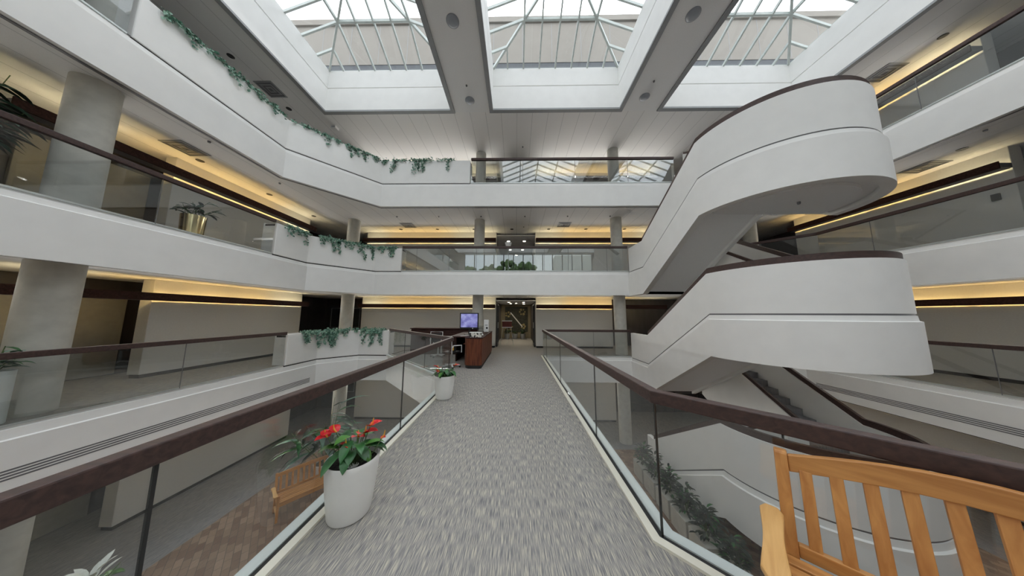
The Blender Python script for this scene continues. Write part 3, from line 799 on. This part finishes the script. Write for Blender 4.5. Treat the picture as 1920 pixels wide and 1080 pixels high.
anthurium('white pot of red anthuriums in the foreground beside the left balustrade', (-1.385, 2.13, 0), 4, [(-.20, -.05, .615, .085), (-.13, -.05, .655, .085), (.15, -.04, .705, .085), (.11, -.05, .65, .095), (.065, -.06, .625, .06), (-.01, -.07, .565, .06), (.22, .02, .575, .04)], .36, 26)
anthurium('smaller looking white pot of red anthuriums in front of the desk', (-1.43, 4.86, 0), 9, [(-.10, -.10, .60, .10), (-.07, -.14, .53, .085), (.20, -.02, .62, .10)], .26, 32)

# ------------------------------------------------------------------ benches
def slab_curve(m, x0, x1, zc, h, th, camber, n=14):
    """rail along x with an arched top and bottom, y thickness th"""
    poly = []
    for i in range(n + 1):
        u = i / n; poly.append((x0 + (x1 - x0) * u, zc + h / 2 + camber * sin(pi * u)))
    for i in range(n, -1, -1):
        u = i / n; poly.append((x0 + (x1 - x0) * u, zc - h / 2 + camber * sin(pi * u) * .85))
    k = len(poly)
    v = [(x, -th / 2, z) for x, z in poly] + [(x, th / 2, z) for x, z in poly]
    fs = [(i, (i + 1) % k, k + (i + 1) % k, k + i) for i in range(k)]
    for i in range(n):
        fs.append((i, i + 1, k - 2 - i, k - 1 - i)[::-1]); fs.append((k + i, k + i + 1, 2 * k - 2 - i, 2 * k - 1 - i))
    m.add(v, fs)
def bench(label, loc, rz, W=1.3, nsl=9, camber=.075):
    """origin at the back left foot, x along the back, -y towards the sitter's feet"""
    t = thing('bench', label, 'bench', loc, rz, 'slatted teak benches')
    rake = .10
    for x in (0, W - .05):
        m = MB(); 
        m.yz([(.0, 0), (.055, 0), (.055, .42), (.055 + rake, .885), (.045 + rake, .90), (.01 + rake, .90), (rake, .885), (.0, .42)], x, x + .05)
        m.build('back_post', 'teak', t, bevel=.006)
        MB().box(x, x + .05, -.47, -.42, 0, .60).build('front_leg', 'teak', t, bevel=.005)
        a = MB()
        # flared arm
        pl = []
        for i in range(13):
            u = i / 12; pl.append((-.5 + .53 * u, (.040 + .005 * cos(2 * pi * u)) * min(1, .55 + 9 * min(u, 1 - u))))
        cx = x + (-.033 if x == 0 else .083)
        poly = [(cx - w, y) for y, w in pl] + [(cx + w, y) for y, w in pl[::-1]]
        a.prism(poly, .60, .628); a.build('arm', 'teaky', t, bevel=.008)
        MB().box(x + .01, x + .04, -.42, .0, .36, .42).build('side_rail', 'teaky', t)
        MB().box(x + .01, x + .04, -.42, .0, .13, .17).build('stretcher', 'teaky', t)
    top = MB(); slab_curve(top, .05, W - .05, .842, .085, .032, camber)
    o = top.build('top_rail', 'teakx', t, bevel=.005); o.location = (0, .028 + rake * .92, 0)
    MB().box(.05, W - .05, .02, .052, .43, .49).build('lower_rail', 'teakx', t, bevel=.004)
    for i in range(nsl):
        x = .108 + (W - .216) * i / (nsl - 1); zt = .80 + camber * .85 * sin(pi * (x - .05) / (W - .1)) + .012
        m = MB(); m.yz([(.024, .48), (.046, .48), (.046 + rake * (zt - .48) / .45, zt), (.024 + rake * (zt - .48) / .45, zt)], x - .022, x + .022)
        m.build('back_slat', 'teak', t, bevel=.003)
    for i in range(6):
        y = -.46 + i * .078
        MB().box(-.005 if i else .05, W + .005 if i else W - .05, y, y + .062, .42, .442).build('seat_slat', 'teakx', t, bevel=.004)
    MB().box(.05, W - .05, -.462, -.435, .34, .42).build('front_rail', 'teakx', t)
    return t
b1 = bench('slatted teak bench in the right foreground, back against the slanted balustrade', (1.395, 1.385, 0), radians(-45), 1.216, 11, .10)

# ------------------------------------------------------------------ reception desk and what stands on it
t = thing('reception_desk', 'mahogany reception desk at the far left end of the bridge', 'desk', (-1.35, 8.9, 0))
fp = [(-1.05, 7.42), (-1.05, 10.4), (-1.62, 10.4), (-1.62, 7.62)] 
cor = [(-1.40 - .22 * cos(pi / 2 * i / 9), 7.62 - .26 * sin(pi / 2 * i / 9)) for i in range(10)] + [(-1.12, 7.36)]
fp = [(-1.05, 7.42), (-1.05, 10.4), (-1.62, 10.4)] + cor
L_ = lambda ps: [(x + 1.35, y - 8.9) for x, y in ps]
MB().prism(L_(fp), .10, .90).build('body', 'maho', t, smooth=True)
MB().prism([(x * .93, y * .985) for x, y in L_(fp)], 0, .10).build('plinth', 'slot', t)
MB().prism([(x * 1.04, y * 1.005) for x, y in L_(fp)], .90, .935).build('counter_top', 'mahodark', t, bevel=.008)
MB().box(-.82, -.292, -1.1, .96, .895, .935).build('work_surface', 'mahodark', t, bevel=.01)
MB().box(-.80, -.77, -.4, 1.0, 0, .86).build('side_panel', 'mahodark', t)
w = MB(); w.box(-3.05, -.27, 1.0, 1.5, 0, 1.04); w.build('back_counter', 'mahodark', t, bevel=.01)
MB().box(-3.09, -.25, .96, 1.54, 1.04, 1.075).build('back_counter_top', 'mahodark', t, bevel=.008)
MB().box(-.30, -.02, -1.42, -1.12, .72, .74).build('pull_out_shelf', 'maho', t)

t = thing('monitor', 'flat screen monitor with a blue picture standing on the reception desk', 'monitor', (-1.67, 8.45, .936))
MB().box(-.16, .16, -.10, .10, 0, .02).build('base', 'black', t, bevel=.008)
MB().box(-.03, .03, .0, .03, .02, .40).build('neck', 'black', t)
MB().box(-.335, .335, -.05, .0, .19, .77).build('bezel', 'black', t, bevel=.01)
MB().box(-.295, .295, -.056, -.05, .26, .735).build('screen', 'screen', t)
MB().tube([(.13, -.052, .225), (.13, -.06, .225)], .018, 12).build('power_lamp', 'whiteplastic', t)
t = thing('desktop_speaker', 'white upright speaker at the far end of the desk counter', 'speaker', (-1.22, 9.75, .936))
MB().box(-.10, .10, -.08, .08, 0, .50).build('case', 'whiteplastic', t, bevel=.03)
MB().tube([(.03, -.08, .17), (.03, -.09, .17)], .04, 16).build('dial', 'black', t)
MB().box(-.05, .06, -.084, -.08, .27, .30).build('display', 'greyplastic', t)
t = thing('brochure_box', 'black and white patterned box on the near end of the desk', 'box', (-1.27, 7.56, .936))
MB().box(-.19, .17, -.10, .12, 0, .14).build('case', 'print', t, bevel=.004)
MB().box(-.20, .18, -.11, .13, .14, .155).build('lid', 'paper', t)
for i, (x, y, rz, lab) in enumerate(((-1.30, 8.55, .2, 'loose white paper sheets on the desk counter near the speaker'), (-1.73, 8.02, -.5, 'single long white leaflet lying on the brown work surface'))):
    o = MB().box(-.11 if i == 0 else -.03, .11 if i == 0 else .03, -.30 if i == 0 else -.2, .3 if i == 0 else .2, 0, .012 if i == 0 else .004).build('paper_sheet', 'paper', loc=(x, y, .937))
    o.rotation_euler = (0, 0, rz); tag(o, lab, 'paper')
t = thing('acrylic_holder', 'clear acrylic leaflet holder beside the monitor', 'holder', (-1.33, 8.9, .936))
MB().box(-.10, .10, -.05, -.045, 0, .24).build('front', 'glass', t); MB().box(-.10, .10, .045, .05, 0, .30).build('back', 'glass', t); MB().box(-.09, .09, -.04, .04, 0, .01).build('foot', 'steel', t)
# office chair behind the desk
def office_chair(label, loc, rz, grp=None):
    t = thing('office_chair', label, 'chair', loc, rz, grp)
    MB().box(-.22, .22, -.22, .22, .44, .50).build('seat', 'black', t, bevel=.03)
    MB().box(-.20, .20, .20, .24, .58, .92).build('backrest', 'black', t, bevel=.03)
    m = MB()
    m.tube([(-.23, .22, .45), (-.23, .24, .98), (.23, .24, .98), (.23, .22, .45)], .014, 8); m.build('back_frame', 'whiteplastic', t)
    for s in (-1, 1): MB().tube([(s * .25, -.18, .46), (s * .26, -.16, .68), (s * .26, .18, .70), (s * .23, .23, .62)], .016, 8).build('armrest', 'whiteplastic', t)
    MB().tube([(0, 0, .10), (0, 0, .44)], .03, 10).build('gas_post', 'steel', t)
    m = MB()
    for k in range(5):
        a = 2 * pi * k / 5; m.bar((0, 0, .10), (.27 * cos(a), .27 * sin(a), .07), .04, .03)
    m.build('star_base', 'whiteplastic', t)
    for k in range(5):
        a = 2 * pi * k / 5; MB().tube([(.27 * cos(a) - .015, .27 * sin(a), .03), (.27 * cos(a) + .015, .27 * sin(a), .03)], .03, 10).build('caster', 'black', t)
    return t
office_chair('white and black office chair at the left side of the desk', (-2.03, 7.55, 0), radians(150))
office_chair('grey backed office chair in front of the back counter', (-3.05, 9.35, 0), radians(180))
t = thing('handbag', 'small yellow and black bag on the white office chair', 'bag', (-1.98, 7.5, .502), .4)
MB().box(-.10, .10, -.05, .05, 0, .18).build('body', 'black', t, bevel=.02); MB().box(-.05, .02, -.058, -.05, .03, .17).build('yellow_panel', 'yellow', t)
MB().tube([(-.07, 0, .18), (-.05, 0, .26), (.05, 0, .26), (.07, 0, .18)], .008, 8).build('handle', 'black', t)

# ------------------------------------------------------------------ end of the passage
t = thing('wall_hanging', 'dark olive wall hanging with a pale diagonal bar and gold discs', 'wall hanging', (.02, 16.88, 1.25))
MB().box(-.80, .80, -.03, .0, -.80, .95).build('backing', 'olive', t)
MB().bar((-.42, -.045, .55), (.42, -.045, -.45), .07, .03, (0, 1, 0)).build('diagonal_bar', 'paper', t)
m = MB(); rnd = random.Random(3)
for cx, cz, rr, k in ((-.6, .42, .15, 5), (.42, .60, .18, 6), (-.55, -.45, .24, 7), (.48, -.42, .13, 5)):
    for i in range(k):
        a = 2 * pi * i / k; m.tube([(cx + rr * cos(a), -.03, cz + rr * sin(a)), (cx + rr * cos(a), -.045, cz + rr * sin(a))], rnd.uniform(.05, .09), 14)
m.build('gold_discs', 'gold', t)
def leafy(label, name, loc, seed, pot, h, spread, nl, mats, potmat='pot', group=None, W=.05, cat='potted plant', lf=(.25, .42)):
    rnd = random.Random(seed); t = thing(name, label, cat, loc, 0, group)
    r0, r1, hp = pot
    MB().lathe([(r0 * .95, 0), (r0, .01), (r1, hp - .02), (r1, hp), (r1 * .9, hp), (r1 * .88, hp - .04), (.01, hp - .04)], (0, 0, 0), 28).build('pot', potmat, t, smooth=True)
    MB().lathe([(.001, hp - .03), (r1 * .88, hp - .035), (r1 * .88, hp - .05)], (0, 0, 0), 20).build('soil', 'soil', t)
    pl = MB(); st = MB()
    for i in range(nl):
        a = rnd.uniform(0, 2 * pi); el = rnd.uniform(.5, 1.45)
        b = Vector((rnd.gauss(0, r1 * .25), rnd.gauss(0, r1 * .25), hp - .03)); ln = h * rnd.uniform(.35, .85)
        e = b + Vector((cos(a) * cos(el) * spread, sin(a) * cos(el) * spread, sin(el))) * ln
        st.tube([b, b.lerp(e, .5) + Vector((0, 0, .03)), e], .005, 5)
        for q in range(3):
            aa = a + rnd.gauss(0, .8); pl.cur = rnd.randrange(len(mats))
            s = b.lerp(e, rnd.uniform(.5, 1.0))
            big_leaf(pl, s, (cos(aa), sin(aa), rnd.uniform(-.1, .8)), h * rnd.uniform(*lf), W * rnd.uniform(.8, 1.3), rnd.uniform(.5, 1.3), 4)
    pl.build('leaves', mats, t, smooth=True, fix=False); st.build('stems', 'stem', t)
    return t
for i, x in enumerate((-.62, -.08, .46)):
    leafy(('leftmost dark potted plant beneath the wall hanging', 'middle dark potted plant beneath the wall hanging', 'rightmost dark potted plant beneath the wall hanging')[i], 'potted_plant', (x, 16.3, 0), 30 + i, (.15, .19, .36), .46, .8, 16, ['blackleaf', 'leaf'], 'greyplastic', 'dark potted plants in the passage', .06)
t = thing('sign_stand', 'white framed dark red notice board on a splayed stand in the passage', 'sign stand', (-.50, 13.1, 0))
m = MB(); m.box(-.28, .28, -.03, .0, .93, .98); m.box(-.28, .28, -.03, .0, 1.28, 1.33); m.build('frame', 'whiteplastic', t)
MB().box(-.26, .26, -.02, -.005, .98, 1.28).build('board', 'redboard', t)
for a, b in (((-.22, 0, .95), (-.36, 0, 0)), ((.22, 0, .95), (.36, 0, 0)), ((0, .03, .95), (0, .35, 0))): MB().tube([a, b], .012, 6).build('leg', 'steel', t)
t = thing('glass_door', 'open glass passage door in a dark frame', 'door', (-1.0, 12.4, 0))
m = MB(); m.box(-.03, .03, -.02, .03, 0, 2.2); m.box(-.03, .03, .82, .87, 0, 2.2); m.box(-.03, .03, 0, .85, 2.15, 2.2); m.box(-.03, .03, 0, .85, 0, .12); m.build('frame', 'darkgrey', t)
MB().box(-.006, .006, .03, .82, .12, 2.15).build('pane', 'window', t); MB().tube([(.05, .1, .95), (.05, .1, 1.25)], .014, 8).build('handle', 'steel', t)
t = thing('glass_door', 'glass passage door standing at the right jamb', 'door', (.96, 12.4, 0))
m = MB(); m.box(-.03, .03, -.02, .03, 0, 2.2); m.box(-.03, .03, .82, .87, 0, 2.2); m.box(-.03, .03, 0, .85, 2.15, 2.2); m.box(-.03, .03, 0, .85, 0, .12); m.build('frame', 'darkgrey', t)
MB().box(-.006, .006, .03, .82, .12, 2.15).build('pane', 'window', t); MB().tube([(-.05, .1, .95), (-.05, .1, 1.25)], .014, 8).build('handle', 'steel', t)
for l, y in ((1, 14.6), (2, 14.4)):
    ld = bpy.data.lights.new('passage_lamp', 'AREA'); ld.shape = 'RECTANGLE'; ld.size = 1.0; ld.size_y = 2.4; ld.energy = 16 if l == 1 else 6; ld.color = (1.0, .9, .72)
    o = bpy.data.objects.new('passage_lamp', ld); COL.objects.link(o); o.location = (0, y, PAN[l][2] - .19)
for l, spots in ((1, ((-.42, 13.4, 'front left'), (.42, 13.4, 'front right'), (-.35, 15.0, 'rear left'), (.0, 14.4, 'middle'), (.48, 15.2, 'rear right'))), (2, ((-.45, 13.0, 'front left'), (.45, 13.0, 'front right'), (-.4, 14.8, 'rear left'), (.4, 14.8, 'rear right'), (0, 16.2, 'farthest')))):
    for x, y, w in spots:
        t = thing('downlight', 'lit %s downlight in the passage ceiling on the %s' % (w, 'bridge floor' if l == 1 else 'upper floor'), 'ceiling light', (x, y, PAN[l][2] - .16), 0, 'lit downlights in the passages')
        MB().lathe([(.10, .0), (.10, -.015), (.075, -.015), (.075, .0)], (0, 0, 0), 20, False).build('rim', 'whiteplastic', t)
        MB().lathe([(.001, -.02), (.075, -.006), (.075, .0)], (0, 0, 0), 20).build('lens', 'lamp', t)
t = thing('floor_lamp', 'white torchere floor lamp behind the upper front balustrade', 'floor lamp', (-.36, 10.2, Z[2]))
MB().lathe([(.14, 0), (.14, .02), (.02, .035)], (0, 0, 0), 24).build('base', 'whiteplastic', t)
MB().tube([(0, 0, .03), (0, 0, 1.05)], .014, 10).build('pole', 'whiteplastic', t)
MB().lathe([(.03, 1.03), (.11, 1.20), (.15, 1.38), (.145, 1.38), (.10, 1.2), (.02, 1.05)], (0, 0, 0), 24, False).build('shade', 'whiteplastic', t, smooth=True)

# ------------------------------------------------------------------ plants on the galleries and the ground floor
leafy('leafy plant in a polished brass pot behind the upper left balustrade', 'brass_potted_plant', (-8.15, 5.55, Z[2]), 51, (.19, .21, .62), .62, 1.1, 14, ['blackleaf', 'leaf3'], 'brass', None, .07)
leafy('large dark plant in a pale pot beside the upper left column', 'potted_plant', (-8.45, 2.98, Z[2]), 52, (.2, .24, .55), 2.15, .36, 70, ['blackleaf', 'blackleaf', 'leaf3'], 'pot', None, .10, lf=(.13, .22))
leafy('pale pot plant beside the column at the far left of the bridge floor', 'potted_plant', (-7.73, 3.44, 0), 53, (.17, .17, .78), .5, .8, 12, ['leaf3', 'leaf'], 'shoe', None, .08)
t = leafy('white blooming plant on the ground floor below the left balustrade', 'potted_plant', (-7.05, 4.3, Z[0]), 54, (.16, .2, .45), .5, .9, 12, ['leaf', 'leaf2'], 'terracotta', None, .07)
m = MB()
for i in range(9):
    a = 2.4 * i; big_leaf(m, (.06 * cos(a), .06 * sin(a), .62 + .025 * i), (cos(a), sin(a), 1.2), .26, .10, .4, 4)
m.build('flower', 'whitepetal', t, smooth=True, fix=False)
bench('teak bench on the brick pavers of the ground floor, seen through the left glass', (-6.24, 6.53, Z[0]), radians(51), 1.5, 12, .03)
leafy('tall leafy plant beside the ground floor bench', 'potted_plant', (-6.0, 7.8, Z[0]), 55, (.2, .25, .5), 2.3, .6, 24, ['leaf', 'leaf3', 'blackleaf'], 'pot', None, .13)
# shrub boxes along the lowest stair
for i in range(6):
    y = 8.1 - i * .62
    t = thing('shrub_box', '%s dark shrub in a wooden box beside the lowest stair, counted from the far end' % ORD[i], 'planter', (4.08, y, Z[0]), 0, 'shrub boxes beside the lowest stair')
    MB().box(-.22, .22, -.27, .27, 0, .45).build('box', 'concrete', t, bevel=.01)
    rnd = random.Random(70 + i); m = MB(); st = MB()
    for q in range(150):
        a = rnd.uniform(0, 2 * pi); e = rnd.uniform(-.1, 1.4); r = rnd.uniform(.06, .22)
        p = Vector((cos(a) * cos(e) * r, sin(a) * cos(e) * r, .52 + sin(e) * r * 2.6)); m.cur = 1 if q % 6 == 0 else 0
        big_leaf(m, p, (cos(a), sin(a), rnd.uniform(.1, 1.2)), .15, .055, .8, 3)
    for q in range(5): st.tube([(0, 0, .44), (rnd.gauss(0, .1), rnd.gauss(0, .1), .75)], .008, 5)
    m.build('leaves', ['blackleaf', 'leaf'], t, smooth=True, fix=False); st.build('stems', 'stem', t)

# ------------------------------------------------------------------ ceiling fittings
def disc(name, x, y, z, r, h, m, label, cat, group, dome=False):
    prof = [(r, 0), (r, -h * .5), (r * .8, -h), (r * .01, -h)] if not dome else [(r * 1.08, 0), (r * 1.08, -.012), (r, -.012), (r * .9, -h * .55), (r * .6, -h * .9), (r * .01, -h)]
    o = MB().lathe(prof, (0, 0, 0), 24).build(name, m, smooth=dome, loc=(x, y, z))
    return tag(o, label, cat, group)
zc2 = Z[3] - .94
for i, x in enumerate((-5.94, -4.05, -2.16, -.23, 1.64, 3.52, 5.46)):
    disc('downlight', x, 11.55, zc2, .085, .012, 'black', 'black recessed downlight near the front wall of the upper ceiling, %s from the left' % ORD[i], 'ceiling light', 'black recessed downlights')
for i, y in enumerate((6.1, 8.0, 9.9)):
    disc('downlight', -9.05, y, zc2, .085, .012, 'black', 'black recessed downlight along the left wall of the upper ceiling, %s from the near end' % ORD[i], 'ceiling light', 'black recessed downlights')
disc('downlight', 11.55, 5.84, zc2, .085, .012, 'black', 'black recessed downlight in the upper ceiling at the far right', 'ceiling light', 'black recessed downlights')
for i, y in enumerate((6.05, 7.86)):
    disc('downlight', -8.57, y, CEIL_TOP, .085, .012, 'black', 'black recessed downlight in the top ceiling above the ivy, %s from the near end' % ORD[i], 'ceiling light', 'black recessed downlights')
disc('downlight', 11.68, 5.82, CEIL_TOP, .085, .012, 'black', 'black recessed downlight in the top ceiling beyond the right skylight', 'ceiling light', 'black recessed downlights')
for i, x in enumerate((-5.33, -3.45, -1.57, .37, 2.25, 4.11)):
    disc('sprinkler_head', x, 9.95, zc2, .03, .04, 'trim', 'small sprinkler head behind the front edge of the upper ceiling, %s from the left' % ORD[i], 'sprinkler', 'ceiling sprinkler heads')
for i, (x, y, z, w) in enumerate(((-7.8, 5.36, zc2, 'upper ceiling above the left balustrade'), (-7.9, 7.25, zc2, 'upper ceiling at the left corner'), (-1.69, 7.04, CEIL_TOP, 'left beam between the skylights'), (4.5, 6.97, CEIL_TOP, 'right beam between the skylights'),
                                  (.28, 9.96, CEIL_TOP, 'top ceiling in front of the middle skylight'), (10.9, 5.2, zc2, 'upper ceiling at the right edge'), (.36, 11.2, zc2, 'upper ceiling before the passage'))):
    disc('sprinkler_head', x, y, z, .03, .04, 'trim', 'small sprinkler head on the ' + w, 'sprinkler', 'ceiling sprinkler heads')
disc('sprinkler_head', 6.3, 5.1, Z[2] + .722, .03, .05, 'trim', 'small sprinkler head under the topmost stair landing', 'sprinkler', 'ceiling sprinkler heads')
for x, y, w in ((-1.69, 5.3, 'near dome on the left beam'), (-1.69, 7.6, 'far dome on the left beam'), (4.5, 5.25, 'near dome on the right beam'), (4.5, 7.54, 'far dome on the right beam')):
    disc('beam_light', x, y, CEIL_TOP, .155, .06, 'domegrey', 'round grey ceiling light, ' + w, 'ceiling light', 'round grey lights on the beams', True)
def grille(x, y, z, lab):
    t = thing('air_vent', 'square grey ceiling vent ' + lab, 'vent', (x, y, z), 0, 'square ceiling vents')
    m = MB(); 
    for a, b in ((.30, .26), (.2, .16), (.1, .06)): m.sweep([(-a, -a, 0), (-a, a, 0), (a, a, 0), (a, -a, 0)], [(0, .0), (0, -.012), (a - b, -.02), (a - b, 0)], True)
    m.build('frame', 'trimlight', t); MB().box(-.3, .3, -.3, .3, -.004, .0).build('core', 'trim', t)
for a in ((-8.75, 5.6, zc2, 'above the brass potted plant'), (-5.3, 11.0, zc2, 'left of the passage on the upper ceiling'), (2.3, 10.95, zc2, 'right of the passage on the upper ceiling'), (11.85, 6.6, zc2, 'on the upper ceiling at the right'), (-8.45, 7.1, CEIL_TOP, 'on the top ceiling above the ivy'), (11.6, 6.8, CEIL_TOP, 'on the top ceiling beside the right skylight')): grille(*a)
t = thing('ceiling_speaker', 'small white box hanging at the front left corner of the top ceiling', 'fitting', (-7.5, 8.75, CEIL_TOP))
MB().box(-.10, .10, -.10, .10, -.10, 0).build('case', 'whiteplastic', t, bevel=.01); MB().box(-.07, .07, -.105, -.10, -.08, -.02).build('face', 'greyplastic', t)
t = thing('thermostat', 'small black device on the right wall of the upper floor', 'thermostat', (WXR, 6.02, 4.75))
MB().box(-.05, 0, -.06, .06, -.09, .09).build('case', 'black', t, bevel=.01)

# ------------------------------------------------------------------ outside, seen only in reflections
m = MB(); rnd = random.Random(5)
for k in range(14):
    tx, ty, tz, tr = -31 + 2.75 * k + rnd.uniform(-.8, .8), rnd.uniform(-46, -43), rnd.uniform(11.6, 14.2), rnd.uniform(1.8, 2.6)
    for i in range(46):
        d = Vector((rnd.gauss(0, 1), rnd.gauss(0, 1), rnd.gauss(0, 1))).normalized() * tr * rnd.uniform(.5, 1.0)
        cx, cy2, cz, r = tx + d.x, ty + d.y, tz + d.z * 1.15, rnd.uniform(.35, .8)
        v = [(cx + r * rnd.uniform(.7, 1.2) * sin(pi * (a + .5) / 5) * cos(2 * pi * b / 6), cy2 + r * rnd.uniform(.7, 1.2) * sin(pi * (a + .5) / 5) * sin(2 * pi * b / 6), cz + r * cos(pi * (a + .5) / 5)) for a in range(5) for b in range(6)]
        m.add(v, [(a * 6 + b, a * 6 + (b + 1) % 6, (a + 1) * 6 + (b + 1) % 6, (a + 1) * 6 + b) for a in range(4) for b in range(6)])
o = m.build('treeline', 'treeleaf'); tag(o, 'row of green trees outside, mirrored in the front glass', 'trees', kind='stuff')
struct(MB().box(9, 24, -39, -34, Z[0] - .2, 15.3).build('wall_neighbour', 'concrete'))
struct(MB().box(-60, 60, -60, YB - .4, Z[0] - .5, Z[0] - .2).build('ground_outside', 'concrete'))
